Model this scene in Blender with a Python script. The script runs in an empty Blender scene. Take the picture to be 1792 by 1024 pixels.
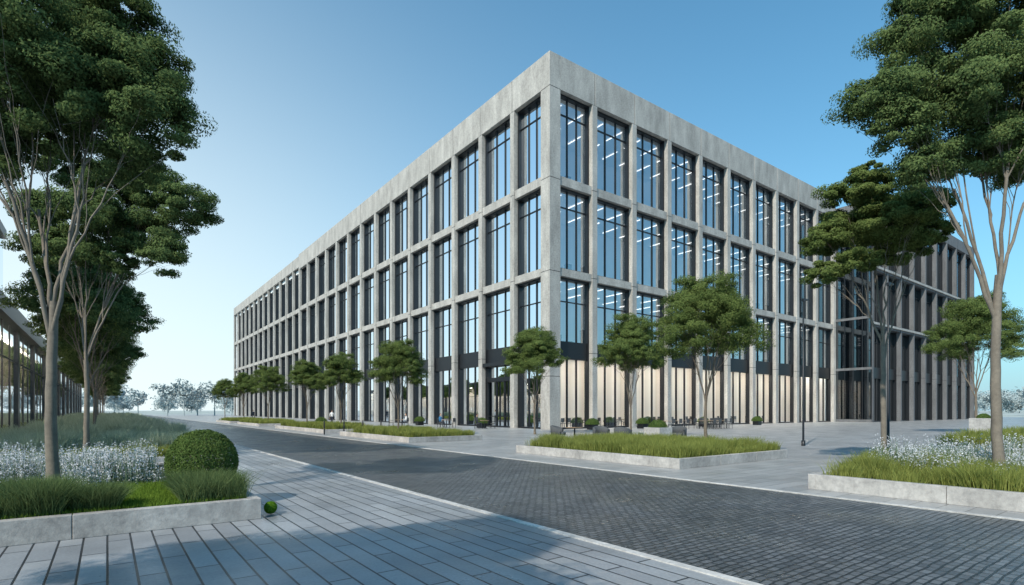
import bpy, math, random
import numpy as np
from mathutils import Vector
random.seed(7); rng=np.random.default_rng(7)
scene=bpy.context.scene
scene.view_settings.view_transform='Standard'; scene.view_settings.look='None'; scene.view_settings.exposure=0

# ---------------------------------------------------------------- materials
def new_mat(name):
    m=bpy.data.materials.new(name); m.use_nodes=True
    nt=m.node_tree; b=nt.nodes['Principled BSDF']
    return m,nt,b
def N(nt,t,**kw):
    n=nt.nodes.new(t)
    for k,v in kw.items(): setattr(n,k,v)
    return n
def ramp(nt,fac,stops):
    r=N(nt,'ShaderNodeValToRGB'); nt.links.new(fac,r.inputs[0])
    e=r.color_ramp.elements
    while len(e)<len(stops): e.new(0.5)
    for i,(p,c) in enumerate(stops):
        e[i].position=p; e[i].color=(c[0],c[1],c[2],1)
    return r.outputs[0]
def noise(nt,scale,detail=4,vec=None,rough=.55):
    n=N(nt,'ShaderNodeTexNoise'); n.inputs['Scale'].default_value=scale; n.inputs['Detail'].default_value=detail
    n.inputs['Roughness'].default_value=rough
    if vec is None:
        tc=N(nt,'ShaderNodeTexCoord'); vec=tc.outputs['Object']
    nt.links.new(vec,n.inputs['Vector'])
    return n.outputs['Fac']
def mult(nt,a,b,fac=1.0):
    m=N(nt,'ShaderNodeMix',data_type='RGBA',blend_type='MULTIPLY'); m.inputs[0].default_value=fac
    nt.links.new(a,m.inputs[6]); nt.links.new(b,m.inputs[7]); return m.outputs[2]
def bump(nt,b,h,strength,dist=.01):
    bp=N(nt,'ShaderNodeBump'); bp.inputs['Strength'].default_value=strength; bp.inputs['Distance'].default_value=dist
    nt.links.new(h,bp.inputs['Height']); nt.links.new(bp.outputs[0],b.inputs['Normal'])
def plain(name,col,rough=.6,metal=0,var=.15,scale=6):
    m,nt,b=new_mat(name)
    n=noise(nt,scale)
    c=ramp(nt,n,[(.3,[x*(1-var) for x in col]),(.7,[x*(1+var) for x in col])])
    nt.links.new(c,b.inputs['Base Color']); b.inputs['Roughness'].default_value=rough; b.inputs['Metallic'].default_value=metal
    return m
def concrete(name,col,rough=.8):
    m,nt,b=new_mat(name)
    tc=N(nt,'ShaderNodeTexCoord')
    mp=N(nt,'ShaderNodeMapping'); mp.inputs['Scale'].default_value=(1,1,.3); nt.links.new(tc.outputs['Object'],mp.inputs[0])
    a=ramp(nt,noise(nt,.9,6,mp.outputs[0],.68),[(.3,[x*.64 for x in col]),(.72,[x*1.18 for x in col])])
    d=ramp(nt,noise(nt,7,6,tc.outputs['Object'],.78),[(.34,(.68,.68,.69)),(.62,(1.04,1.04,1.04))])
    nt.links.new(mult(nt,a,d),b.inputs['Base Color']); b.inputs['Roughness'].default_value=rough
    bump(nt,b,noise(nt,18,5,tc.outputs['Object'],.7),.35,.02)
    return m
def paving(name,c1,c2,mortar,bw,rh,ms,rot,rough,bstr=.6,bdist=.006,off=.5,mottle=(.75,1.1),rvar=.12):
    m,nt,b=new_mat(name)
    tc=N(nt,'ShaderNodeTexCoord'); mp=N(nt,'ShaderNodeMapping'); mp.inputs['Rotation'].default_value=(0,0,rot)
    nt.links.new(tc.outputs['Object'],mp.inputs[0])
    br=N(nt,'ShaderNodeTexBrick'); br.offset=off; br.inputs['Scale'].default_value=1
    br.inputs['Brick Width'].default_value=bw; br.inputs['Row Height'].default_value=rh
    br.inputs['Mortar Size'].default_value=ms; br.inputs['Mortar Smooth'].default_value=.3
    br.inputs['Color1'].default_value=(*c1,1); br.inputs['Color2'].default_value=(*c2,1); br.inputs['Mortar'].default_value=(*mortar,1)
    if bw<.3:
        nz=N(nt,'ShaderNodeTexNoise'); nz.inputs['Scale'].default_value=2.5; nt.links.new(mp.outputs[0],nz.inputs['Vector'])
        va=N(nt,'ShaderNodeVectorMath',operation='MULTIPLY_ADD'); va.inputs[1].default_value=(.06,.06,0)
        nt.links.new(nz.outputs['Color'],va.inputs[0]); nt.links.new(mp.outputs[0],va.inputs[2]); nt.links.new(va.outputs[0],br.inputs['Vector'])
    else: nt.links.new(mp.outputs[0],br.inputs['Vector'])
    g=ramp(nt,noise(nt,.5,6,tc.outputs['Object'],.6),[(.3,(mottle[0],)*3),(.7,(mottle[1],)*3)])
    f=ramp(nt,noise(nt,30,3,tc.outputs['Object'],.6),[(.3,(.85,)*3),(.7,(1.08,)*3)])
    nt.links.new(mult(nt,mult(nt,br.outputs['Color'],g),f),b.inputs['Base Color'])
    rr=ramp(nt,noise(nt,.8,5,tc.outputs['Object']),[(.3,(rough-rvar,)*3),(.7,(rough+rvar,)*3)])
    nt.links.new(rr,b.inputs['Roughness'])
    inv=N(nt,'ShaderNodeMath',operation='SUBTRACT'); inv.inputs[0].default_value=1; nt.links.new(br.outputs['Fac'],inv.inputs[1])
    ad=N(nt,'ShaderNodeMath',operation='MULTIPLY_ADD'); nt.links.new(noise(nt,18,3,tc.outputs['Object']),ad.inputs[0]); ad.inputs[1].default_value=.5
    nt.links.new(inv.outputs[0],ad.inputs[2])
    bump(nt,b,ad.outputs[0],bstr,bdist)
    return m
def glass(name,tint,base=.12,gain=1.4,gcol=(.9,.95,1)):
    m=bpy.data.materials.new(name); m.use_nodes=True; nt=m.node_tree; nt.nodes.clear()
    o=N(nt,'ShaderNodeOutputMaterial'); mx=N(nt,'ShaderNodeMixShader'); t=N(nt,'ShaderNodeBsdfTransparent'); g=N(nt,'ShaderNodeBsdfGlossy')
    t.inputs[0].default_value=(*tint,1); g.inputs['Color'].default_value=(*gcol,1); g.inputs['Roughness'].default_value=.015
    fr=N(nt,'ShaderNodeFresnel'); fr.inputs[0].default_value=1.5
    ma=N(nt,'ShaderNodeMath',operation='MULTIPLY_ADD'); ma.use_clamp=True; ma.inputs[1].default_value=gain; ma.inputs[2].default_value=base
    nt.links.new(fr.outputs[0],ma.inputs[0]); nt.links.new(ma.outputs[0],mx.inputs[0])
    nt.links.new(t.outputs[0],mx.inputs[1]); nt.links.new(g.outputs[0],mx.inputs[2]); nt.links.new(mx.outputs[0],o.inputs[0])
    bp=N(nt,'ShaderNodeBump'); bp.inputs['Strength'].default_value=.05; bp.inputs['Distance'].default_value=.05
    nt.links.new(noise(nt,.35,1),bp.inputs['Height']); nt.links.new(bp.outputs[0],g.inputs['Normal'])
    return m
def leafmat(name,dark,light,scale=1.2,trans=.25):
    m=bpy.data.materials.new(name); m.use_nodes=True; nt=m.node_tree; nt.nodes.clear()
    o=N(nt,'ShaderNodeOutputMaterial'); mx=N(nt,'ShaderNodeMixShader'); mx.inputs[0].default_value=trans
    d=N(nt,'ShaderNodeBsdfDiffuse'); t=N(nt,'ShaderNodeBsdfTranslucent')
    geo=N(nt,'ShaderNodeNewGeometry')
    ad=N(nt,'ShaderNodeMath',operation='MULTIPLY_ADD'); ad.inputs[1].default_value=.5
    sc=N(nt,'ShaderNodeMath',operation='MULTIPLY'); sc.inputs[1].default_value=.6
    nt.links.new(noise(nt,scale,3),sc.inputs[0])
    nt.links.new(geo.outputs['Random Per Island'],ad.inputs[0]); nt.links.new(sc.outputs[0],ad.inputs[2])
    c=ramp(nt,ad.outputs[0],[(.15,dark),(.85,light)])
    nt.links.new(c,d.inputs[0]); nt.links.new(c,t.inputs[0])
    nt.links.new(d.outputs[0],mx.inputs[1]); nt.links.new(t.outputs[0],mx.inputs[2]); nt.links.new(mx.outputs[0],o.inputs[0])
    return m
def emis(name,col,s):
    m=bpy.data.materials.new(name); m.use_nodes=True; nt=m.node_tree; nt.nodes.clear()
    o=N(nt,'ShaderNodeOutputMaterial'); e=N(nt,'ShaderNodeEmission'); e.inputs[0].default_value=(*col,1); e.inputs[1].default_value=s
    nt.links.new(e.outputs[0],o.inputs[0]); return m

M={}
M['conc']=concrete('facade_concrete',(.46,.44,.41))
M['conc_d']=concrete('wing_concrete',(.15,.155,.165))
M['conc_w']=concrete('planter_concrete',(.46,.445,.43))
M['kerb']=concrete('kerb_stone',(.58,.57,.55))
M['dark']=plain('dark_metal',(.014,.016,.02),.4,.3)
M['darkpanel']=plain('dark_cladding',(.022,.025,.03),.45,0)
M['bronze']=plain('grey_metal',(.05,.055,.06),.4,.3)
M['glass']=glass('window_glass',(.88,.93,.96),.38,1.4,(.88,.95,1))
M['glass_g']=glass('lobby_glass',(.94,.95,.95),.06,1.0)
M['glass_p']=glass('pavilion_glass',(.9,.92,.9),.22,1.2)
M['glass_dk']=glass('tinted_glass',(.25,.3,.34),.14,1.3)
M['ceil']=plain('ceiling_white',(.85,.85,.85),.8,0,.03)
M['floor']=plain('floor_grey',(.5,.5,.5),.5,0,.05)
M['iwall']=plain('interior_wall',(.8,.81,.82),.8,0,.05,.4)
M['strip']=emis('light_strip',(1,.98,.94),2.8)
M['strip_l']=emis('lobby_light',(1,.9,.77),26)
def curtain():
    m,nt,b=new_mat('beige_curtain'); tc=N(nt,'ShaderNodeTexCoord')
    w=N(nt,'ShaderNodeTexNoise'); mp=N(nt,'ShaderNodeMapping'); mp.inputs['Scale'].default_value=(1,1,.02); nt.links.new(tc.outputs['Object'],mp.inputs[0])
    w.inputs['Scale'].default_value=1.0; nt.links.new(mp.outputs[0],w.inputs['Vector'])
    nt.links.new(ramp(nt,w.outputs['Fac'],[(.35,(.6,.55,.48)),(.65,(.76,.71,.64))]),b.inputs['Base Color']); b.inputs['Roughness'].default_value=.9
    return m
M['curtain']=curtain()
M['bark']=concrete('tree_bark',(.19,.155,.12),.9)
M['barkw']=concrete('pale_tree_bark',(.22,.19,.155),.9)
M['leaf']=leafmat('tree_leaves',(.045,.08,.024),(.19,.245,.08),1.2,.36)
M['leaf_near']=leafmat('tree_leaves_large',(.038,.075,.03),(.18,.24,.09),1.2,.36)
M['leaf_haze']=leafmat('haze_tinted_leaves',(.32,.39,.4),(.42,.48,.49),.2,.1)  # aerial haze painted into the leaf colour: paler and bluer than real foliage
M['grass']=leafmat('ornamental_grass_blades',(.12,.16,.035),(.34,.37,.11),1.5,.4)
M['grass_b']=leafmat('blue_grass_blades',(.24,.31,.22),(.52,.58,.44),1.0,.35)
M['grass_d']=leafmat('dark_grass_blades',(.055,.1,.035),(.2,.26,.11),1.5,.35)
M['lawn']=leafmat('lawn_blades',(.08,.15,.02),(.2,.3,.05),2,.3)
M['petal']=leafmat('white_petals',(.5,.53,.6),(.78,.79,.82),3,.3)
M['stem']=leafmat('flower_stems',(.08,.13,.08),(.18,.25,.17),2,.3)
M['box']=leafmat('boxwood_leaves',(.035,.075,.02),(.14,.2,.06),3,.2)
M['ball']=leafmat('green_ball_leaves',(.06,.16,.01),(.15,.3,.03),30,.1)
M['soil']=plain('planting_soil',(.035,.045,.02),.95,0,.4,8)
M['cobble']=paving('cobblestone',(.068,.074,.083),(.145,.153,.165),(.014,.016,.018),.17,.1,.013,0,.34,1.0,.028,rvar=.1,mottle=(.68,1.2))
M['plank']=paving('plank_paving',(.235,.25,.272),(.34,.358,.38),(.016,.018,.022),1.35,.25,.013,math.pi/2,.36,.6,.01,mottle=(.66,1.14))
M['plaza']=paving('plaza_paving',(.285,.29,.295),(.365,.368,.37),(.09,.09,.09),1.2,.4,.008,0,.4,.4,.006)
M['field']=plain('far_ground',(.36,.4,.38),.95,0,.2,.05)
M['fabric']=plain('chair_fabric',(.07,.075,.08),.9,0,.2,30)
M['wood']=plain('table_wood',(.25,.17,.1),.6)
M['skin']=plain('skin',(.5,.33,.25),.6); M['hair']=plain('hair',(.04,.025,.02),.8)
M['shirtb']=plain('blue_shirt',(.05,.2,.4),.9); M['shirtw']=plain('white_shirt',(.6,.6,.6),.9); M['shirtd']=plain('dark_jacket',(.04,.045,.06),.9)
M['trous']=plain('trousers',(.03,.035,.05),.9)

# ---------------------------------------------------------------- helpers
def link(o,parent=None):
    scene.collection.objects.link(o)
    if parent is not None: o.parent=parent
    return o
def empty(name,loc=(0,0,0),rotz=0):
    o=bpy.data.objects.new(name,None); o.location=loc; o.rotation_euler=(0,0,rotz); return link(o)
class MB:
    def __init__(s): s.v=[]; s.f=[]; s.m=[]
    def box(s,x0,x1,y0,y1,z0,z1,mi=0):
        n=len(s.v)
        s.v+=[(x0,y0,z0),(x1,y0,z0),(x1,y1,z0),(x0,y1,z0),(x0,y0,z1),(x1,y0,z1),(x1,y1,z1),(x0,y1,z1)]
        s.f+=[(n,n+3,n+2,n+1),(n+4,n+5,n+6,n+7),(n,n+1,n+5,n+4),(n+1,n+2,n+6,n+5),(n+2,n+3,n+7,n+6),(n+3,n,n+4,n+7)]
        s.m+=[mi]*6
    def quad(s,a,b,c,d,mi=0):
        n=len(s.v); s.v+=[a,b,c,d]; s.f.append((n,n+1,n+2,n+3)); s.m.append(mi)
    def obj(s,name,mats,parent=None,bevel=0,smooth=False):
        me=bpy.data.meshes.new(name); me.from_pydata(s.v,[],s.f)
        for m in mats: me.materials.append(m)
        me.polygons.foreach_set('material_index',s.m)
        if smooth: me.polygons.foreach_set('use_smooth',[True]*len(s.f))
        me.update(); o=bpy.data.objects.new(name,me); link(o,parent)
        if bevel:
            b=o.modifiers.new('bevel','BEVEL'); b.width=bevel; b.segments=2
        return o
class Gq(MB):
    def box(s,x0,x1,y0,y1,z0,z1,mi=0):
        if (x1-x0)<(y1-y0): s.quad((x0,y0,z0),(x0,y1,z0),(x0,y1,z1),(x0,y0,z1),mi)
        else: s.quad((x0,y0,z0),(x1,y0,z0),(x1,y0,z1),(x0,y0,z1),mi)
def npmesh(name,V,F,mi,mats,smooth_upto=0):
    me=bpy.data.meshes.new(name); V=np.asarray(V,dtype=np.float32); F=np.asarray(F,dtype=np.int32); k=F.shape[1]
    me.vertices.add(len(V)); me.vertices.foreach_set('co',V.ravel())
    me.loops.add(F.size); me.loops.foreach_set('vertex_index',F.ravel())
    me.polygons.add(len(F)); me.polygons.foreach_set('loop_start',np.arange(0,F.size,k,dtype=np.int32))
    for m in mats: me.materials.append(m)
    me.polygons.foreach_set('material_index',np.asarray(mi,dtype=np.int32))
    sm=np.zeros(len(F),dtype=bool); sm[:smooth_upto]=True
    me.polygons.foreach_set('use_smooth',sm)
    me.update(calc_edges=True); return me
def unit(a): return a/np.maximum(np.linalg.norm(a,axis=-1,keepdims=True),1e-9)
def tube(V,F,pts,rad,k=7):
    pts=np.asarray(pts,float); n0=sum(len(a) for a in V)
    t=np.gradient(pts,axis=0); t=unit(t)
    ref=np.array([.9,.3,.1]); u=unit(np.cross(t,ref)); w=np.cross(t,u)
    ang=np.linspace(0,2*np.pi,k,endpoint=False)
    ring=pts[:,None,:]+(np.cos(ang)[None,:,None]*u[:,None,:]+np.sin(ang)[None,:,None]*w[:,None,:])*np.asarray(rad)[:,None,None]
    V.append(ring.reshape(-1,3))
    for i in range(len(pts)-1):
        for j in range(k):
            a=n0+i*k+j; b=n0+i*k+(j+1)%k
            F.append((a,b,b+k,a+k))
def curve(p0,p1,p2,n=8,jit=0.):
    t=np.linspace(0,1,n)[:,None]
    c=(1-t)**2*p0+2*t*(1-t)*p1+t*t*p2
    j=rng.normal(0,jit,c.shape) if jit else np.zeros(c.shape); j[0]=0; j[-1]=0
    return c+j
def leaves(centers,normals,size,aspect=.5,spread=1.15):
    n=len(centers); nr=unit(normals*spread+rng.normal(0,.4,(n,3)))
    a=unit(np.cross(nr,rng.normal(0,1,(n,3)))); b=np.cross(nr,a)
    s=size*rng.uniform(.6,1.3,(n,1))
    V=np.stack([centers-a*s,centers-b*s*aspect,centers+a*s,centers+b*s*aspect],1).reshape(-1,3)
    return V,np.arange(4*n).reshape(n,4)
def crown(lobes,total,size,clump=.3,ksub=28):
    C=[];Nn=[]
    w=np.array([l[3]**2 for l in lobes]); w=w/w.sum()
    for l,wi in zip(lobes,w):
        c=np.array(l[:3]); r=l[3]; n=int(total*wi); zs=l[4] if len(l)>4 else .75
        k=int(ksub*rng.uniform(.8,1.2))
        d=unit(rng.normal(0,1,(k,3))+np.array([0,0,.3])); cc=d*rng.uniform(.45,.98,(k,1))*r
        idx=rng.integers(0,k,n); wt=rng.uniform(.55,1.3,k)
        off=unit(rng.normal(0,1,(n,3)))*(rng.uniform(0,1,(n,1))**.4)*clump*r*wt[idx][:,None]
        off[:,2]*=.7
        p=cc[idx]+off; p[:,2]*=zs
        C.append(c+p); Nn.append(unit(p/r+off/(clump*r)*.9+np.array([0,0,.25])))
    return leaves(np.concatenate(C),np.concatenate(Nn),size)
def tree_mesh(name,lobes,fork,tr,nleaf,lsize,bark,leaf,bend=.15,sub=4,clump=.3,ksub=28):
    V=[];F=[]
    fp=np.array([rng.normal(0,bend*.5),rng.normal(0,bend*.5),fork])
    mid=np.array([rng.normal(0,bend),rng.normal(0,bend),fork*.5])
    tp=curve(np.zeros(3),mid,fp,14,.006); tr_=np.linspace(tr,tr*.7,14); tr_[0]=tr*1.35; tr_[1]=tr*1.1
    tube(V,F,tp,tr_,10)
    cen=np.array([l[:3] for l in lobes]); nm=max(4,len(lobes)//3)
    order=np.argsort(np.arctan2(cen[:,1]-fp[1],cen[:,0]-fp[0]))
    groups=np.array_split(order,nm)
    for g in groups:
        gc=cen[g].mean(0); st=tp[rng.integers(10,14)]
        tgt=st+(gc-st)*.55; m_=st+(tgt-st)*.5; m_[:2]=st[:2]+(tgt[:2]-st[:2])*.38
        main=curve(st,m_,tgt,9,.015); r1=tr*rng.uniform(.32,.44)
        tube(V,F,main,np.linspace(r1,r1*.6,9),8)
        for li_ in g:
            l=lobes[li_]; c=np.array(l[:3]); r=l[3]
            i0=rng.integers(3,9); s0=main[i0]; end=c+np.array([0,0,-.1*r])
            m=s0+(end-s0)*.5; m[:2]=s0[:2]+(end[:2]-s0[:2])*.38
            pth=curve(s0,m,end,10,.012+.008*r); r0=r1*(1-.4*i0/9)*rng.uniform(.45,.65)
            tube(V,F,pth,np.linspace(r0,r0*.25,10),6)
            for s in range(sub):
                i=rng.integers(2,8); p=pth[i]; d=unit(rng.normal(0,1,3)+np.array([0,0,.3]))
                e=c+d*r*np.array([.85,.85,.6])
                q=p+(e-p)*.5; q[:2]=p[:2]+(e[:2]-p[:2])*.35
                rr=max(r0*(1-.75*i/10)*.5,.005)
                tube(V,F,curve(p,q,e,7,.02),np.linspace(rr,rr*.3,7),4)
    Vb=np.concatenate(V); Fb=np.array(F)
    Vl,Fl=crown(lobes,nleaf,lsize,clump,ksub)
    me=npmesh(name,np.concatenate([Vb,Vl]),np.concatenate([Fb,Fl+len(Vb)]),[0]*len(Fb)+[1]*len(Fl),[bark,leaf],len(Fb))
    return me
def put(name,me,loc,rotz=0,scale=1):
    o=bpy.data.objects.new(name,me); o.location=loc; o.rotation_euler=(0,0,rotz)
    o.scale=(scale,)*3
    return link(o)
def blades(n,x0,x1,y0,y1,z0,h,w,lean=.25,clumps=0,hv=.35,rad=.14):
    if clumps:
        cx=rng.uniform(x0,x1,clumps); cy=rng.uniform(y0,y1,clumps); i=rng.integers(0,clumps,n)
        dx=rng.normal(0,rad,n); dy=rng.normal(0,rad,n)
        x=cx[i]+dx; y=cy[i]+dy; out=np.stack([dx,dy],1)/rad*.5
        bad=(x<x0)|(x>x1)|(y<y0)|(y>y1); x[bad]=rng.uniform(x0,x1,bad.sum()); y[bad]=rng.uniform(y0,y1,bad.sum())
        hc=rng.uniform(1-hv,1+hv*.5,clumps)[i]
    else:
        x=rng.uniform(x0,x1,n); y=rng.uniform(y0,y1,n); out=np.zeros((n,2)); hc=np.ones(n)
    hh=h*hc*rng.uniform(.6,1.1,n)
    a=rng.uniform(0,2*np.pi,n); wd=np.stack([np.cos(a),np.sin(a)],1)*w
    ln=(out+rng.normal(0,.6,(n,2)))*lean*hh[:,None]
    z=np.full(n,z0)
    b0=np.stack([x-wd[:,0],y-wd[:,1],z],1); b1=np.stack([x+wd[:,0],y+wd[:,1],z],1)
    m0=np.stack([x-wd[:,0]*.7+ln[:,0]*.35,y-wd[:,1]*.7+ln[:,1]*.35,z+hh*.6],1); m1=np.stack([x+wd[:,0]*.7+ln[:,0]*.35,y+wd[:,1]*.7+ln[:,1]*.35,z+hh*.6],1)
    t0=np.stack([x-wd[:,0]*.12+ln[:,0],y-wd[:,1]*.12+ln[:,1],z+hh],1); t1=np.stack([x+wd[:,0]*.12+ln[:,0],y+wd[:,1]*.12+ln[:,1],z+hh],1)
    V=np.stack([b0,b1,m1,m0,t1,t0],1).reshape(-1,3)
    k=np.arange(n)*6
    F=np.concatenate([np.stack([k,k+1,k+2,k+3],1),np.stack([k+3,k+2,k+4,k+5],1)])
    return V,F
def merge(parts):
    Vs=[];Fs=[];ms=[];n=0
    for V,F,mi in parts:
        Vs.append(V);Fs.append(F+n);ms+= [mi]*len(F); n+=len(V)
    return np.concatenate(Vs),np.concatenate(Fs),ms
def grass_obj(name,parts,mats):
    V,F,ms=merge(parts); me=npmesh(name,V,F,ms,mats); return link(bpy.data.objects.new(name,me))
def flowers(n,x0,x1,y0,y1,z0,h):
    V,F=blades(n,x0,x1,y0,y1,z0,h*.9,.008,.15,clumps=max(8,int((x1-x0)*(y1-y0)*5)),hv=.5)
    tips=V.reshape(-1,6,3)[:,4]; k=8
    idx=np.repeat(np.arange(len(tips)),k)
    P=tips[idx]+rng.normal(0,.018,(len(idx),3)); P[:,2]-=rng.uniform(0,h*.42,len(idx))-.03
    Vp,Fp=leaves(P,rng.normal(0,1,P.shape),.014,.8,.3)
    return [(V,F,0),(Vp,Fp,1)]
def planter(name,x0,x1,y0,y1,h=.32,t=.16,seg=2.4):
    e=empty(name)
    b=MB()
    def run(a0,a1,fn):
        n=max(1,int(round((a1-a0)/seg))); s=(a1-a0)/n
        for i in range(n): fn(a0+i*s+(.004 if i else 0),a0+(i+1)*s-(.004 if i<n-1 else 0))
    run(x0,x1,lambda a,c:b.box(a,c,y0,y0+t,0,h)); run(x0,x1,lambda a,c:b.box(a,c,y1-t,y1,0,h))
    run(y0+t,y1-t,lambda a,c:b.box(x0,x0+t,a,c,0,h)); run(y0+t,y1-t,lambda a,c:b.box(x1-t,x1,a,c,0,h))
    b.obj('wall',[M['conc_w']],e,.008)
    s=MB(); s.box(x0+t,x1-t,y0+t,y1-t,.0,h-.05); s.obj('soil',[M['soil']],e)
    return e

# ---------------------------------------------------------------- camera
h=1.7; heading=math.radians(36.6)
cd=bpy.data.cameras.new('camera'); cam=bpy.data.objects.new('camera',cd); link(cam)
cam.location=(0,0,h); cam.rotation_euler=(math.pi/2,0,-heading)
cd.sensor_width=36; cd.lens=19.15; cd.shift_y=.115; cd.clip_end=6000; cd.clip_start=.05
scene.camera=cam

# ---------------------------------------------------------------- light
el=math.radians(40); frm=Vector((-.935,-.354,0)).normalized()
sd=Vector((frm.x*math.cos(el),frm.y*math.cos(el),math.sin(el)))
L=bpy.data.lights.new('sun','SUN'); L.energy=5.0; L.angle=math.radians(.6); L.color=(1,.91,.78)
so=bpy.data.objects.new('sun',L); link(so); so.location=(-30,-10,40); so.rotation_euler=(-sd).to_track_quat('-Z','Y').to_euler()
w=bpy.data.worlds.new('World'); scene.world=w; w.use_nodes=True; nt=w.node_tree
bg=nt.nodes['Background']; sky=nt.nodes.new('ShaderNodeTexSky'); sky.sky_type='NISHITA'; sky.sun_disc=False
sky.sun_elevation=el; sky.sun_rotation=math.atan2(frm.x,frm.y); sky.air_density=1.0; sky.dust_density=.6; sky.ozone_density=1.5
tint=N(nt,'ShaderNodeMix',data_type='RGBA',blend_type='MULTIPLY'); tint.inputs[0].default_value=1; tint.inputs[7].default_value=(.55,1.22,1.32,1)
nt.links.new(sky.outputs[0],tint.inputs[6])
tc=N(nt,'ShaderNodeTexCoord'); sp=N(nt,'ShaderNodeSeparateXYZ'); nt.links.new(tc.outputs['Generated'],sp.inputs[0])
def mth(op,a,b=None,c=None):
    n=N(nt,'ShaderNodeMath',operation=op)
    for i,v in enumerate((a,b,c)):
        if v is None: continue
        if isinstance(v,(int,float)): n.inputs[i].default_value=v
        else: nt.links.new(v,n.inputs[i])
    return n.outputs[0]
# hazy air: pale near the horizon, palest and deepest towards the far end of the street
dt=N(nt,'ShaderNodeVectorMath',operation='DOT_PRODUCT'); nt.links.new(tc.outputs['Generated'],dt.inputs[0]); dt.inputs[1].default_value=(-.13,.991,0)
g=mth('POWER',mth('MAXIMUM',dt.outputs['Value'],0.0),2.6)
zz=mth('MAXIMUM',sp.outputs[2],0.0)
kk=mth('MULTIPLY_ADD',g,-3.5,4.2)
f=mth('MULTIPLY',mth('EXPONENT',mth('MULTIPLY',mth('MULTIPLY',zz,kk),-1.0)),.98)
hz=N(nt,'ShaderNodeMix',data_type='RGBA'); nt.links.new(g,hz.inputs[0]); hz.inputs[6].default_value=(2.9,4.4,5.2,1); hz.inputs[7].default_value=(6.3,7.1,7.2,1)
fin=N(nt,'ShaderNodeMix',data_type='RGBA'); nt.links.new(f,fin.inputs[0]); nt.links.new(tint.outputs[2],fin.inputs[6]); nt.links.new(hz.outputs[2],fin.inputs[7])
nt.links.new(fin.outputs[2],bg.inputs[0]); bg.inputs[1].default_value=.15

# ---------------------------------------------------------------- ground
def sheet(name,x0,x1,y0,y1,z,mat):
    b=MB(); b.quad((x0,y0,z),(x1,y0,z),(x1,y1,z),(x0,y1,z)); return b.obj(name,[mat])
sheet('ground',-3000,3000,-3000,3000,-.012,M['field'])
sheet('plaza_pavement',11.42,180,-60,260,0,M['plaza'])
sheet('pavement',-60,4.98,-40,260,0,M['plank'])
sheet('cobbled_road',5.1,11.3,-60,420,-.004,M['cobble'])
for (a,b_) in ((4.98,5.1),(11.3,11.42)):
    b=MB(); y=-40
    while y<260:
        b.box(a,b_,y,y+.995,-.01,.012); y+=1.0
    b.obj('road_edging',[M['kerb']])

# ---------------------------------------------------------------- office building
OB=empty('office_building')
X0,Y0=31.06,36.28; H=33.2
LV=[(0,13.7),(14.4,21.8),(22.6,30.2)]
cw=.64; dp=.95; bay=5.55
def facade(axis,s0,n,front,dp,cw,start_post,conc,core,fr,gl,gg=None,par_h=3.0,bay=bay,door=None):
    def bx(B,a0,a1,d0,d1,z0,z1,mi=0):
        if axis=='y': B.box(front+d0,front+d1,a0,a1,z0,z1,mi)
        else: B.box(a0,a1,front+d0,front+d1,z0,z1,mi)
    cent=[s0+i*bay for i in range(n+1)]
    for i,c in enumerate(cent):
        if i==0 and start_post: continue
        for (z0,z1) in ((0,6.975),(7.025,13.975),(14.025,22.175),(22.225,H-par_h-.025)):
            bx(conc,c-cw/2,c+cw/2,0,dp,z0,z1)
        bx(core,c-cw/2+.03,c+cw/2-.03,.03,dp,0,H-par_h)
    for i in range(n):
        a=cent[i]+cw/2 if not(i==0 and start_post) else s0+start_post; b=cent[i+1]-cw/2
        for z0,z1 in ((13.7,14.4),(21.8,22.6)):
            bx(conc,a,b,.1,dp-.02,z0,z1)
        for k,(z0,z1) in enumerate(LV):
            if k==2: z1=H-par_h
            B=.17; f0,f1=dp-.5,dp-.06
            bx(fr,a,a+B,f0,f1,z0,z1); bx(fr,b-B,b,f0,f1,z0,z1)
            bx(fr,a+B,b-B,f0,f1,z1-B,z1); bx(fr,a+B,b-B,f0,f1,z0,z0+.14)
            w_=(b-a-2*B)
            for t in (.36,.68):
                m=a+B+w_*t; bx(fr,m-.045,m+.045,f1-.2,f1,z0+.14,z1-B)
            zt=z1-B-1.5 if k else 11.6
            bx(fr,a+B,b-B,f1-.18,f1-.01,zt-.045,zt+.045)
            if k==0: bx(fr,a+B,b-B,f0+.1,f1+.05,6.35 if door!=i else 6.1,7.95)
            if k==0 and gg is not None:
                bx(gg,a+.02,b-.02,dp-.16,dp-.15,z0+.01,7.3); bx(gl,a+.02,b-.02,dp-.16,dp-.15,7.31,z1-.01)
            else: bx(gl,a+.02,b-.02,dp-.16,dp-.15,z0+.01,z1-.01)
    for i in range(n):
        a=cent[i] if not(i==0 and start_post) else s0; b=cent[i+1]+(cw/2 if i==n-1 else 0)
        bx(conc,a+(.035 if i else (start_post or 0)),b-.035,0,.5,H-par_h,H)
        bx(core,a+.02,b-.02,.5,dp,H-par_h,H-.25)
    bx(core,s0+1.3,cent[-1]+.1,.04,.49,H-par_h+.02,H-.04)
post=1.25; nL=14; nR=10
conc=MB(); core=MB(); fr=MB(); gl=Gq(); gg=Gq()
facade('y',Y0,nL,X0,dp,cw,post,conc,core,fr,gl,gg,door=1)
facade('x',X0,nR,Y0,dp,cw,post,conc,core,fr,gl,gg)
for z0,z1 in ((0,4.675),(4.725,13.975),(14.025,22.175),(22.225,30.175),(30.225,H)):
    conc.box(X0,X0+post,Y0,Y0+post,z0,z1)
core.box(X0+.03,X0+post-.03,Y0+.03,Y0+post-.03,0,H-.1)
YE=Y0+nL*bay+cw/2; XE=X0+nR*bay+cw/2
n2=13; conc2=MB(); core2=MB(); fr2=MB(); gl2=Gq()
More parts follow.
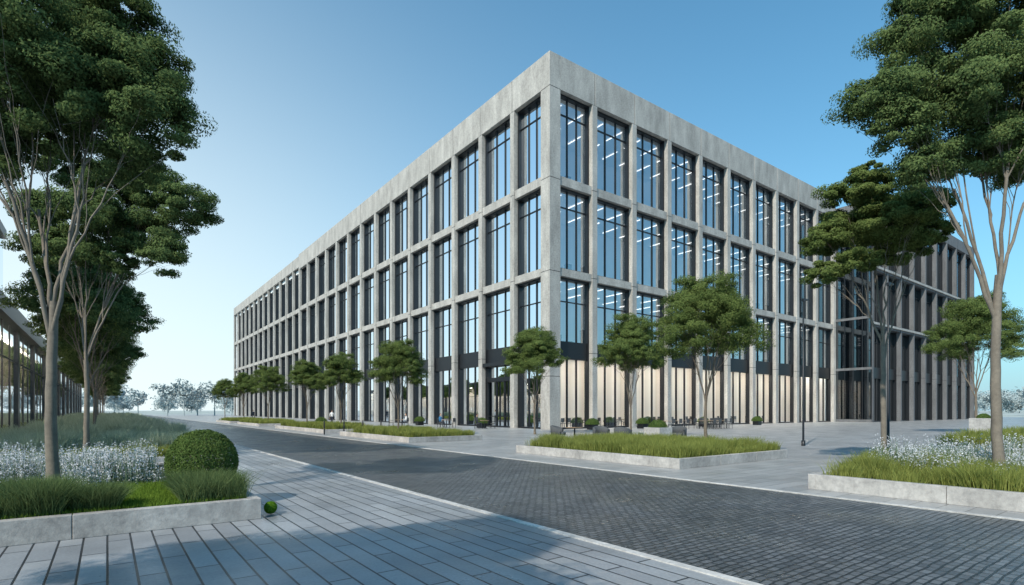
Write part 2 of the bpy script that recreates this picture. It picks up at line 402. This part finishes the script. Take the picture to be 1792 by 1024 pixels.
facade('y',YE+.3,n2,X0+.35,dp,.5,0,conc2,core2,fr2,gl2,par_h=2.2)
YF=YE+.3+n2*bay+.4
conc.obj('concrete_frame',[M['conc']],OB,.012); core.obj('concrete_core',[M['darkpanel']],OB)
fr.obj('window_frames',[M['dark']],OB); gl.obj('window_glass',[M['glass']],OB); gg.obj('lobby_glass',[M['glass_g']],OB)
conc2.obj('far_concrete_frame',[M['conc']],OB); core2.obj('far_concrete_core',[M['darkpanel']],OB)
fr2.obj('far_window_frames',[M['dark']],OB); gl2.obj('far_window_glass',[M['glass']],OB)
sl=MB(); xi=X0+dp; yi=Y0+dp
for z0,z1 in ((7.0,7.7),(13.75,14.35),(21.85,22.55),(30.25,31.2)):
    sl.box(xi,XE-1,yi,YF-1,z0,z1)
sl.obj('floor_slabs',[M['ceil']],OB)
fl=MB(); fl.quad((xi-.2,yi-.2,.02),(XE-1,yi-.2,.02),(XE-1,YF,.02),(xi-.2,YF,.02)); fl.obj('ground_floor',[M['floor']],OB)
iw=MB()
iw.box(xi+7,xi+7.3,yi+7,YF-1,7.8,30.25); iw.box(xi+7.3,XE-1,yi+7,yi+7.3,7.8,30.25)
iw.box(XE-1.3,XE-1,yi,yi+7,0,30.25); iw.box(xi,xi+7,YF-1.3,YF-1,0,30.25)
iw.obj('interior_walls',[M['iwall']],OB)
cu=MB()
x=xi+5.2
while x<XE-2.5: cu.box(x+.015,x+1.835,yi+4.8,yi+5,.03,7); x+=1.85
y=yi+4.8
while y<YF-3: cu.box(xi+5,xi+5.2,y+.015,y+1.835,.03,7); y+=1.85
cu.obj('lobby_wall_panels',[M['curtain']],OB)
cb=MB(); cb.box(xi+5.1,xi+5.3,yi+4.9,YF-1.4,.03,6.99); cb.box(xi+5.3,XE-1.4,yi+4.9,yi+5.1,.03,6.99); cb.obj('lobby_wall_backing',[M['wood']],OB)
ic=MB()
for zb,zt in ((7.7,13.75),(14.35,21.85),(22.55,30.25)):
    for i in range(9): ic.box(xi+5.5+i*5.55,xi+5.9+i*5.55,yi+5.3,yi+5.7,zb,zt)
    for i in range(1,14): ic.box(xi+5.5,xi+5.9,yi+5.3+i*5.55,yi+5.7+i*5.55,zb,zt)
ic.obj('interior_columns',[M['iwall']],OB)
dk=MB(); rr=random.Random(3)
for zb in (7.7,14.35,22.55):
    for i in range(26):
        x=xi+1.5+i*2.0; y=yi+rr.uniform(1,3)
        if rr.random()<.6:
            hgt=rr.uniform(.75,1.9); dk.box(x,x+rr.uniform(.5,1.5),y,y+.5,zb+.01,zb+hgt)
dk.obj('office_furniture',[M['fabric']],OB)
ls=MB(); l2=MB()
for zc in (13.75,21.85,30.25):
    x=xi+2
    while x<XE-2:
        for k in range(2):
            yy=yi+.9+k*3.2; ls.box(x,x+.07,yy,yy+2.2,zc-.08,zc-.03)
        x+=2.775
    yy=yi+13
    while yy<YF-4:
        for k in range(2):
            xx=xi+1.2+k*3.; ls.box(xx,xx+.07,yy,yy+2.2,zc-.08,zc-.03)
        yy+=5.55
ls.obj('ceiling_light_strips',[M['strip']],OB)
x=xi+1.2
while x<XE-2:
    l2.box(x,x+1.9,yi+.8,yi+1.0,6.9,6.97); l2.box(x,x+1.9,yi+2.2,yi+2.4,6.9,6.97); x+=2.3
yy=yi+4
while yy<YF-4:
    l2.box(xi+.8,xi+1.0,yy,yy+1.9,6.9,6.97); l2.box(xi+2.2,xi+2.4,yy,yy+1.9,6.9,6.97); yy+=2.775
l2.obj('lobby_ceiling_lights',[M['strip_l']],OB)
ent=MB(); a=Y0+bay+cw/2; b=Y0+2*bay-cw/2; f_=X0+.5
for yy in (a+.2,a+1.6,a+3.0,b-.34):
    ent.box(f_,f_+.12,yy,yy+.14,0,4.6)
ent.box(f_,f_+.16,a+.1,b-.1,4.6,5.0); ent.box(f_+.02,f_+.1,a+.34,b-.4,1.05,1.13); ent.box(f_-.4,f_+.4,a,b,6.15,6.5)
ent.obj('entrance_door',[M['dark']],OB)
rf=MB(); rf.box(X0+1.3,XE-.5,Y0+1.3,YF-1,31.3,32.2); rf.obj('roof',[M['conc_d']],OB)
wc=MB(); wp=MB(); wf=MB(); wg=Gq(); wcore=MB()
WX=XE+.02; WY=31.5; WN=9; wb=5.35
wp.box(WX+.12,WX+1.2,WY+.3,Y0+12,0,31.6)
for z in (0.02,7.5,14.8,23.2,30.6): wc.box(WX-.1,WX+.11,WY+.02,Y0-.02,z,z+(.35 if z<30 else 1))
y=WY+.05
while y<Y0-.2:
    wf.box(WX-.06,WX+.1,y,y+.1,.4,30.5); y+=1.17
wg.quad((WX+.05,WY+.05,.4),(WX+.05,Y0-.03,.4),(WX+.05,Y0-.03,30.5),(WX+.05,WY+.05,30.5))
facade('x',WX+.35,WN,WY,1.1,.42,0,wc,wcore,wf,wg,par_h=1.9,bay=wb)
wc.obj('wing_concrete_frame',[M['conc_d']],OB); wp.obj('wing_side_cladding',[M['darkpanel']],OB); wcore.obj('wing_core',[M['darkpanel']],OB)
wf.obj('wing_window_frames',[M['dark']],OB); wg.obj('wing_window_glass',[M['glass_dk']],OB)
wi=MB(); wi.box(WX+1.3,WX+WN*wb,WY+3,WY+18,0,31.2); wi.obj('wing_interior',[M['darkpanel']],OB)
wl=MB()
for z in (13.95,22.05): wl.box(WX+.1,WX+WN*wb+.6,WY-.16,WY-.01,z,z+.3)
wl.obj('wing_ledges',[M['conc']],OB)

# ---------------------------------------------------------------- left glass building
LB=empty('glass_fronted_building'); lf=MB(); lg=Gq(); li=MB(); ll=MB()
LX=-4.6; y=20.0; LS=10.0; ys=20.0
while y<165:
    lf.box(LX-.6,LX-.30,y,y+.9,0,7.1)
    for t in (3.9,6.9): lf.box(LX-.45,LX-.38,y+t,y+t+.12,0,7.1)
    lf.box(LX-.45,LX-.39,y+.9,y+LS,4.9,5.0)
    ll.box(LX-1.8,LX-1.5,y+.5,y+9.5,6.98,7.08)
    y+=LS
ye=y
lf.box(LX-1.1,LX+.05,ys,ye,7.1,8.1)
lg.quad((LX-.42,ys,0),(LX-.42,ye,0),(LX-.42,ye,7.1),(LX-.42,ys,7.1))
y=ys
while y<50:
    lf.box(LX-1.1,LX-1.0,y,y+.15,8.1,13.3); y+=3.0
lf.box(LX-1.4,LX-.9,ys,50.2,13.3,13.9)
lg.quad((LX-1.06,ys,8.1),(LX-1.06,50,8.1),(LX-1.06,50,13.3),(LX-1.06,ys,13.3))
lf.obj('metal_frame',[M['bronze']],LB); lg.obj('window_glass',[M['glass_p']],LB); ll.obj('ceiling_lights',[M['strip_l']],LB)
li.box(LX-3.5,LX-3.3,ys,ye,0,7.09); li.box(LX-9,LX-1.2,ys,ye,7.2,7.8); li.box(LX-3.2,LX-.6,ye-.2,ye,0,7); li.box(LX-6,LX-5.8,ys,50,8.1,13.3); li.box(LX-9,LX-1.5,ys,50,13.4,13.7)
li.obj('interior_walls',[M['curtain']],LB)

# ---------------------------------------------------------------- trees
near_left=tree_mesh('near_tree_a',[(-.3,0,8.2,1.25),(.55,.3,7.6,1.0),(1.5,0,7.1,.9),(1.75,-.2,6.25,.82),(.5,-.6,6.5,.85),(-.8,-.4,7.0,1.05),(-1.6,.2,6.2,.95),(.9,.5,5.9,.6),(0,1.1,7.2,1.05),(-.9,1.2,7.8,1.0),(.2,-1.2,7.4,.9),(-1.7,-.7,7.6,.95),(.2,.1,9.3,1.0),(1.15,.1,8.3,.7),(-2.4,0,7,.85),(-.3,.3,6.3,.7),(-.9,0,5.7,.5),(1.0,-.2,6.9,.8)],3.3,.095,380000,.027,M['barkw'],M['leaf_near'],.06,6,.34,42)
put('shade_tree',near_left,(-.74,12.1,.25),-heading)
second=tree_mesh('near_tree_b',[(3.15,0,7.7,.9),(1.9,.2,6.9,1.1),(2.7,-.3,6.1,.7),(.8,0,8.0,1.2),(-.9,0,7.4,1.1),(1.3,.4,9.0,.95),(.1,-.6,6.3,.85),(0,1.2,7.5,1.0),(-1.6,.5,6.5,.9),(.9,-1.2,7.3,.85),(-.4,-.2,8.9,.9),(2.2,.1,8.3,.85),(1.2,-.3,6.0,.6)],3.0,.085,240000,.035,M['barkw'],M['leaf_near'],.1,5,.34,38)
put('shade_tree',second,(-.54,21.4,.25),-heading)
def gen_tree(name,H,R,zb,fork,n,ls,seed,nl=14,leaf='leaf',bark='bark'):
    global rng; rng=np.random.default_rng(seed)
    lb=[]
    for i in range(nl):
        f=i/nl; a=i*2.4+rng.uniform(-.3,.3); rr=R*(.74*math.sqrt(1-f)+.05)*rng.uniform(.8,1.05)
        z=zb+(H-zb)*(.22+.6*f**1.1)+rng.uniform(-.04,.04)*H
        lb.append((rr*math.cos(a),rr*math.sin(a),z,R*rng.uniform(.34,.48),.78))
    lb.append((0,0,zb+(H-zb)*.6,R*.6,.9))
    return tree_mesh(name,lb,fork,R*.026+.02,n,ls,M[bark],M[leaf],.06,4,.36,28)
rowA=gen_tree('row_tree_a',9.0,2.8,4.8,3.2,110000,.05,11,16,'leaf_near','barkw')
rowB=gen_tree('row_tree_b',8.6,2.6,4.4,3.0,110000,.05,12,15,'leaf_near','barkw')
for i,yy in enumerate((31,40.5,50,59.5,69,78.5,88,97.5,107,116.5,126,135.5,145)):
    put('shade_tree',(rowA,rowB)[i%2],(-.7+random.uniform(-.2,.2),yy,.25 if yy<114 else 0),i*1.7,random.uniform(.92,1.05))
rng=np.random.default_rng(21)
right1=tree_mesh('near_tree_c',[(-1.5,0,9.15,.98),(-.6,.2,9.5,1.2),(.35,-.2,8.9,1.25),(-2.6,0,7.65,.7),(-1.75,.3,8.05,.85),(-2.15,-.3,7.0,.62),(-.8,-.4,7.7,1.0),(-1.15,.3,6.6,.66),(-.1,.2,6.8,.85),(.7,.2,7.4,1.0),(-1.75,-.1,6.3,.52),(-.2,0,10.6,1.4),(0,1.3,8.5,1.0),(1.6,0,8.2,1.1),(.4,-1.2,7.9,.85),(1.4,.8,6.9,.85),(-1.5,.1,10.0,.7)],4.2,.1,380000,.029,M['barkw'],M['leaf_near'],.06,6,.34,40)
put('shade_tree',right1,(14.5,2.95,.25),-heading)
right2=tree_mesh('near_tree_d',[(-1.1,0,7.65,.82),(.1,.2,7.9,.75),(.95,0,7.45,.8),(-.1,-.3,6.9,.9),(-1.6,.1,6.65,.64),(.8,.2,6.45,.74),(-.9,-.2,6.0,.58),(-1.75,0,5.6,.5),(.1,1,7.2,.85),(.2,-1,7.1,.75),(-.4,.2,8.4,.6),(1.5,.1,6.9,.55)],3.9,.08,190000,.034,M['barkw'],M['leaf'],.2,5,.35,34)
put('shade_tree',right2,(17.9,6.2,0),-heading)
pl=[gen_tree('plaza_tree_a',7.0,2.15,3.3,1.9,130000,.032,31,16),gen_tree('plaza_tree_b',7.0,2.0,3.5,1.8,100000,.036,32,15),gen_tree('plaza_tree_c',7.0,2.1,3.4,2.0,100000,.036,35,16)]
for (m,x,y,z,s,r) in ((0,18.7,12.5,.25,.97,0),(1,26.6,23.2,0,1.13,1),(2,24.3,30,0,1.12,2.2),(0,15,32.5,.25,.87,3),(1,15,43.1,.25,.88,4),(2,15,52.4,.25,.9,5),(0,15,67.6,.25,.96,1.1),(1,15,81.7,.25,.96,2),(2,15,97,0,.98,0),(0,49.3,11.4,.2,1.4,2)):
    put('ornamental_tree',pl[m],(x,y,z),r,s)
put('shade_tree',rowA,(-5.2,3.0,0),.5,.95); put('shade_tree',rowB,(-4.4,-5.5,0),2.5,.95); put('shade_tree',rowA,(-9.5,-1.5,0),1.5,1.05)
rng=np.random.default_rng(5); lb=[]; V=[];F=[]
def far_tree(x,y,H,R):
    tube(V,F,[(x,y,0),(x,y,H*.3),(x,y,H*.6)],[.2,.16,.1],5)
    for i in range(9):
        a=rng.uniform(0,6.28); q=R*rng.uniform(.1,.6)
        lb.append((x+q*math.cos(a),y+q*math.sin(a),H*rng.uniform(.42,.82),R*rng.uniform(.42,.6),.95))
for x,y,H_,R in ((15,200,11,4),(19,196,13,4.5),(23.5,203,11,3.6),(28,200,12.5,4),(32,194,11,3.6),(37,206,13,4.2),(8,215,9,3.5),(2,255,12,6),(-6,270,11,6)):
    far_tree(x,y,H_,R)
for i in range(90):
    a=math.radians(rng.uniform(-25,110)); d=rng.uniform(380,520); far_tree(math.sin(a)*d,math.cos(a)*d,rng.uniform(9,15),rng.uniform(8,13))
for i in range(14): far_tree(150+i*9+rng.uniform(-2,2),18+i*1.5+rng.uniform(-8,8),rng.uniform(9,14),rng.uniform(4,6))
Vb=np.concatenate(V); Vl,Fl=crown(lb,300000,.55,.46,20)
me=npmesh('distant_trees',np.concatenate([Vb,Vl]),np.concatenate([np.array(F),Fl+len(Vb)]),[0]*len(F)+[1]*len(Fl),[M['leaf_haze'],M['leaf_haze']])  # trunks and crowns both take the painted haze tone
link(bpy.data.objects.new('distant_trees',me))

# ---------------------------------------------------------------- planters and planting
rng=np.random.default_rng(3)
planter('concrete_planter',-5.0,1.94,9.2,17.2)
grass_obj('ornamental_grass',[(*blades(12000,.9,1.78,9.45,10.6,.27,.42,.005,.5,11,rad=.13),0),(*blades(11000,-1.15,-.5,9.45,10.3,.27,.44,.005,.5,6,rad=.13),0),(*blades(7000,-.35,.1,9.5,10.1,.27,.38,.005,.5,3,rad=.13),0),(*blades(10000,-3.6,-1.3,9.45,10.6,.27,.4,.005,.45,14),0)],[M['grass_d']])
grass_obj('lawn',[(*blades(90000,-4.5,1.75,9.4,12.5,.27,.1,.004,.3),0)],[M['lawn']])
grass_obj('white_flowers',flowers(6000,-4.6,.9,12.0,16.8,.27,.62),[M['stem'],M['petal']])
def bush(name,loc,r,n,ls,mat):
    d=unit(rng.normal(0,1,(n,3))); p=d*r*(rng.uniform(.9,1.02,(n,1))+.03*np.sin(d[:,:1]*9)*np.sin(d[:,1:2]*8)); V_,F_=leaves(p,d,ls,.6,.7)
    Vt=[];Ft=[]
    for i in range(24):
        q=unit(rng.normal(0,1,3))*r*.85; tube(Vt,Ft,[np.array((0,0,-r*.95)),q*.5,q],[.02*r*2,.012*r*2,.005*r*2],4)
    Vt=np.concatenate(Vt)
    me=npmesh(name,np.concatenate([Vt,V_]),np.concatenate([np.array(Ft),F_+len(Vt)]),[0]*len(Ft)+[1]*len(F_),[M['bark'],mat])
    o=bpy.data.objects.new(name,me); o.location=loc; return link(o)
bush('boxwood_ball',(1.35,11.0,.78),.57,42000,.014,M['box'])
bush('topiary_ball',(2.14,9.5,.112),.1,9000,.006,M['ball'])
beds=[(-4.2,3.3,20,27),(-4.2,3.4,29.5,38),(-4.2,3.4,41,50),(-4.2,3.4,53,63),(-4.2,3.4,66,78),(-4.2,3.4,81,95),(-4.2,3.4,98,114)]
for i,(a,b_,c,d) in enumerate(beds):
    planter('concrete_planter',a,b_,c,d,.25)
    n=int(38000/(1+i*.35))
    grass_obj('blue_grass',[(*blades(n//2,a+.2,b_-.15,c+.15,c+1.8,.2,.36+.03*i,.009+.006*i,.4,int((b_-a)*5)),1),(*blades(n,a+.2,b_-.15,c+2.0,d-.2,.2,.66+.05*i,.01+.006*i,.3,int((b_-a)*(d-c)*2.2),hv=.5),0)],[M['grass_b'],M['grass']])
planter('concrete_planter',13.2,19.4,9.7,17.5,.3)
grass_obj('ornamental_grass',[(*blades(80000,13.4,19.25,9.85,17.3,.25,.42,.007,.35,260,hv=.5),0)],[M['grass']])
planter('concrete_planter',12.6,17.2,26,36.5,.28)
grass_obj('ornamental_grass',[(*blades(30000,12.8,17,26.2,36.3,.23,.4,.012,.35,140),0)],[M['grass']])
for (c,d) in ((40.5,55),(62,74),(79,90)):
    planter('concrete_planter',12.8,17.2,c,d,.28)
    grass_obj('ornamental_grass',[(*blades(15000,13,17,c+.2,d-.2,.23,.45,.02,.35,100),0)],[M['grass']])
planter('concrete_planter',12.2,19.0,-6,5.66,.32)
grass_obj('ornamental_grass',[(*blades(80000,12.4,18.8,-1.5,5.5,.27,.42,.006,.35,200,hv=.5),0)],[M['grass']])
grass_obj('white_flowers',flowers(4800,13.4,18.6,0,5.0,.27,.74),[M['stem'],M['petal']])
planter('concrete_planter',26.5,42,1,7.6,.3)
grass_obj('ornamental_grass',[(*blades(30000,26.7,41.8,1.2,7.4,.25,.6,.014,.35,170),0)],[M['grass']])

# ---------------------------------------------------------------- street furniture
def lamp(loc):
    e=empty('lamp_post',loc); Vt=[];Ft=[]
    tube(Vt,Ft,[(0,0,0),(0,0,.02),(0,0,.25),(0,0,.26),(0,0,6.9)],[.09,.09,.09,.05,.035],12)
    me=npmesh('post',np.concatenate(Vt),Ft,[0]*len(Ft),[M['dark']],len(Ft)); link(bpy.data.objects.new('post',me),e)
    b=MB(); b.box(-.06,.06,-.06,.06,6.9,6.98); b.box(-.05,.45,-.06,.06,6.98,7.04); b.obj('lamp_head',[M['dark']],e,.01)
lamp((26.7,12.6,0)); lamp((26.2,8.9,0))
def lounge(loc,rz):
    e=empty('lounge_chair',loc,rz); V_=[];F_=[]
    na=15; prof=[(0,.22),(0.0,.7),(.07,.74),(.12,.7),(.12,.22)]
    for i in range(na):
        a=math.radians(-115+230*i/(na-1)); lo=1-.35*(abs(i-(na-1)/2)/((na-1)/2))**2
        for (o_,z) in prof:
            r=.46-o_; zz_=.22+(z*1.1-.22)*lo if z>.3 else z
            flare=1+.12*(zz_-.22)
            V_.append((math.sin(a)*r*flare,math.cos(a)*r*flare,zz_))
    k=len(prof)
    for i in range(na-1):
        for j in range(k):
            F_.append((i*k+j,(i+1)*k+j,(i+1)*k+(j+1)%k,i*k+(j+1)%k))
    F_b=[tuple(range(k))[::-1],tuple((na-1)*k+j for j in range(k))]
    me=bpy.data.meshes.new('shell'); me.from_pydata(V_,[],F_+F_b); me.materials.append(M['fabric'])
    for p in me.polygons: p.use_smooth=True
    link(bpy.data.objects.new('shell',me),e)
    b=MB(); b.box(-.3,.3,-.38,.3,.24,.42); b.obj('seat',[M['fabric']],e,.05)
    b=MB()
    for sx in (-.25,.25):
        for sy in (-.28,.25): b.box(sx-.015,sx+.015,sy-.015,sy+.015,0,.24)
    b.obj('legs',[M['dark']],e)
for x,y,r in ((21.4,24.2,.6),(22.3,21.6,-.4),(22.3,20.0,1.9),(26.0,19.2,-1.2)): lounge((x,y,.001),r)
def cafe_chair(loc,rz):
    e=empty('cafe_chair',loc,rz)
    b=MB(); b.box(-.23,.23,-.22,.22,.43,.48); b.obj('seat',[M['fabric']],e,.015)
    b=MB(); b.box(-.22,.22,.2,.24,.56,.95); b.obj('backrest',[M['fabric']],e,.015)
    b=MB()
    for sx in (-.2,.2):
        b.box(sx-.015,sx+.015,-.2,-.17,0,.43); b.box(sx-.015,sx+.015,.19,.22,0,.56)
        b.box(sx-.015,sx+.015,-.19,.2,.64,.67)
    b.obj('legs',[M['dark']],e)
def table(loc,L_=.8,W=.8,rz=0):
    e=empty('cafe_table',loc,rz); b=MB(); b.box(-L_/2,L_/2,-W/2,W/2,.72,.75); b.obj('table_top',[M['wood']],e,.008)
    b=MB()
    if L_<1.2: b.box(-.03,.03,-.03,.03,.02,.72); b.box(-.22,.22,-.22,.22,0,.02)
    else:
        for s in(-1,1):
            for t in(-1,1): b.box(s*(L_/2-.1)-.03,s*(L_/2-.1)+.03,t*(W/2-.1)-.03,t*(W/2-.1)+.03,0,.72)
    b.obj('table_base',[M['dark']],e)
table((45.2,29.5,0),3.4,1.0)
for dx in (-1.3,-.45,.45,1.3):
    cafe_chair((45.2+dx,30.3,0),0); cafe_chair((45.2+dx,28.7,0),math.pi)
table((41.0,31,0),3.0,1.0)
for dx in (-1,0,1): cafe_chair((41+dx,30.2,0),math.pi+.1*dx)
table((48.5,32,0))
for a in (0,1.57,3.14,4.71): cafe_chair((48.5-.75*math.sin(a),32+.75*math.cos(a),0),a)
table((21.0,22.4,0),.7,.7)
for x in (34.5,38.5,43.5,50,56,62.5,69):
    table((x,38.9,.02),1.6,.8)
    cafe_chair((x-.4,38.2,.02),math.pi); cafe_chair((x+.4,38.2,.02),math.pi); cafe_chair((x-.4,39.6,.02),0); cafe_chair((x+.4,39.6,.02),0)
for y in (46,51,57,63,69):
    table((33.8,y,.02),.8,.8); cafe_chair((33.8,y+.7,.02),0); cafe_chair((33.8,y-.7,.02),math.pi)
def pot(loc,w_,hh,r,mat='conc_w'):
    e=empty('potted_shrub',loc); b=MB(); t=.06
    b.box(-w_/2,w_/2,-w_/2,-w_/2+t,0,hh); b.box(-w_/2,w_/2,w_/2-t,w_/2,0,hh); b.box(-w_/2,-w_/2+t,-w_/2+t,w_/2-t,0,hh); b.box(w_/2-t,w_/2,-w_/2+t,w_/2-t,0,hh)
    b.obj('pot',[M[mat]],e,.01); b=MB(); b.box(-w_/2+t,w_/2-t,-w_/2+t,w_/2-t,0,hh-.06); b.obj('soil',[M['soil']],e)
    n=7000; d=unit(rng.normal(0,1,(n,3))); d[:,2]=np.abs(d[:,2])*.9-.05; p=d*r*rng.uniform(.6,1.08,(n,1)); V_,F_=leaves(p,d,.03,.5,.8)
    me=npmesh('shrub',V_,F_,[0]*len(F_),[M['box']]); o=bpy.data.objects.new('shrub',me); o.location=(0,0,hh-.02); link(o,e)
pot((24.6,19.5,0),1.1,.75,.5); pot((44.6,9.9,0),1.2,1.2,.35)
for x,y in ((34.2,34.2),(36.5,38.6),(41,38.6),(47,38.6),(40,33.5),(50,33.8),(60,33.5),(29,44),(17.9,57.5),(28.5,56)): pot((x,y,.02 if y>37 and y<40 else 0),.7,.5,.6,'dark')
def bollard(loc):
    e=empty('bollard',loc); Vt=[];Ft=[]; tube(Vt,Ft,[(0,0,0),(0,0,.85),(0,0,.88),(0,0,.95),(0,0,.97)],[.05,.05,.035,.05,.001],10)
    me=npmesh('post',np.concatenate(Vt),Ft,[0]*len(Ft),[M['dark']],len(Ft)); link(bpy.data.objects.new('post',me),e)
for x,y in ((12.2,38.5),(13.6,38.5),(15,38.5),(16.4,38.5)): bollard((x,y,0))

# ---------------------------------------------------------------- people
def person(loc,rz,pose,shirt):
    e=empty('seated_person' if pose=='sit' else 'walking_person',loc,rz)
    if pose=='sit':
        J=dict(pel=(0,0,.53),sp=(0,.01,.75),ch=(0,.0,.97),nk=(0,-.01,1.1),hd=(0,-.03,1.2))
        leg=lambda s:[(s*.09,-.02,.52),(s*.12,-.42,.52),(s*.12,-.4,.1),(s*.12,-.56,.04)]
        arm=lambda s:[(s*.18,0,1.02),(s*.23,-.05,.77),(s*.14,-.3,.76),(s*.12,-.36,.77)]
    else:
        J=dict(pel=(0,0,.93),sp=(0,0,1.12),ch=(0,-.02,1.33),nk=(0,-.02,1.47),hd=(0,-.03,1.57))
        leg=lambda s:[(s*.09,0,.9),(s*.1,-.12*s-.06,.5),(s*.1,-.18*s+.06,.09),(s*.1,-.18*s-.08,.04)]
        arm=lambda s:[(s*.19,0,1.39),(s*.24,.08*s,1.12),(s*.24,.1*s-.08,.88),(s*.24,.12*s-.11,.8)]
    vs=[J[k] for k in('pel','sp','ch','nk','hd')]; ed=[(0,1),(1,2),(2,3),(3,4)]; R=[.13,.12,.14,.055,.055]
    for s in(-1,1):
        n=len(vs); vs+=leg(s); ed+=[(0,n),(n,n+1),(n+1,n+2),(n+2,n+3)]; R+=[.09,.065,.04,.035]
        n=len(vs); vs+=arm(s); ed+=[(2,n),(n,n+1),(n+1,n+2),(n+2,n+3)]; R+=[.055,.042,.028,.026]
        hx,hy,hz_=vs[-1]
        for k in range(5):
            n2=len(vs); off=(k-2)*.016
            ex=(hx+off,hy-.07 if k!=0 else hy-.03,hz_-.03) if pose=='sit' else (hx+(.0 if k else -s*.03),hy+off,hz_-(.09 if k else .05))
            vs.append(ex); ed.append((n+3,n2)); R.append(.008)
    me=bpy.data.meshes.new('body'); me.from_pydata(vs,ed,[]); o=bpy.data.objects.new('body',me); link(o,e)
    sk=o.modifiers.new('skin','SKIN')
    for i,sv in enumerate(me.skin_vertices[0].data): sv.radius=(R[i],R[i]*.85); sv.use_root=(i==0)
    ss=o.modifiers.new('sub','SUBSURF'); ss.levels=1; ss.render_levels=1
    dg=bpy.context.evaluated_depsgraph_get(); ev=bpy.data.meshes.new_from_object(o.evaluated_get(dg))
    o.modifiers.clear(); o.data=ev; ev.name='body'
    ev.materials.clear()
    for m in (M['skin'],shirt,M['trous']): ev.materials.append(m)
    px=J['pel'][2]
    for p in ev.polygons:
        c=p.center; p.use_smooth=True
        if c.z>J['nk'][2]+.01: p.material_index=0
        elif c.z>px+.06 and not (pose=='sit' and c.y<-.28): p.material_index=1
        elif pose=='sit' and c.y<-.28 and c.z>.66: p.material_index=0
        elif pose!='sit' and abs(c.x)>.19 and c.z<.88: p.material_index=0
        else: p.material_index=2
    hd=Vector(J['hd'])+Vector((0,-.01,.08))
    def blob(name,cn,sc,mat,cut=None):
        import bmesh
        bm=bmesh.new(); bmesh.ops.create_uvsphere(bm,u_segments=14,v_segments=10,radius=1)
        if cut: bmesh.ops.delete(bm,geom=[v for v in bm.verts if cut(v.co)],context='VERTS')
        m_=bpy.data.meshes.new(name); bm.to_mesh(m_); bm.free(); m_.materials.append(mat)
        for p in m_.polygons: p.use_smooth=True
        q=bpy.data.objects.new(name,m_); q.location=cn; q.scale=sc; link(q,e)
    blob('head',hd,(.078,.095,.115),M['skin'])
    blob('hair',hd+Vector((0,.012,.015)),(.086,.1,.118),M['hair'],lambda c:c.y<-.35 and c.z<.5 or c.z<-.5)
    blob('nose',hd+Vector((0,-.097,-.01)),(.012,.018,.02),M['skin'])
    for s in(-1,1):
        blob('ear',hd+Vector((s*.08,0,-.005)),(.012,.02,.03),M['skin']); blob('eye',hd+Vector((s*.03,-.086,.01)),(.01,.008,.007),M['hair'])
    blob('mouth',hd+Vector((0,-.086,-.05)),(.024,.008,.006),M['wood'])
for x,y,r,s in ((26.5,47.6,.4,'shirtb'),(24.2,50.5,-1.8,'shirtw'),(27.5,42.5,1.2,'shirtd')):
    person((x,y,0),r,'sit',M[s])
    cafe_chair((x,y,0),r)
    table((x+.75*math.sin(r),y-.75*math.cos(r),0),.7,.7,r)
    cafe_chair((x+1.5*math.sin(r),y-1.5*math.cos(r),0),r+math.pi)
person((19.8,100,0),.3,'walk',M['shirtd'])
person((20.5,62,0),2.6,'walk',M['shirtw'])
print('done')
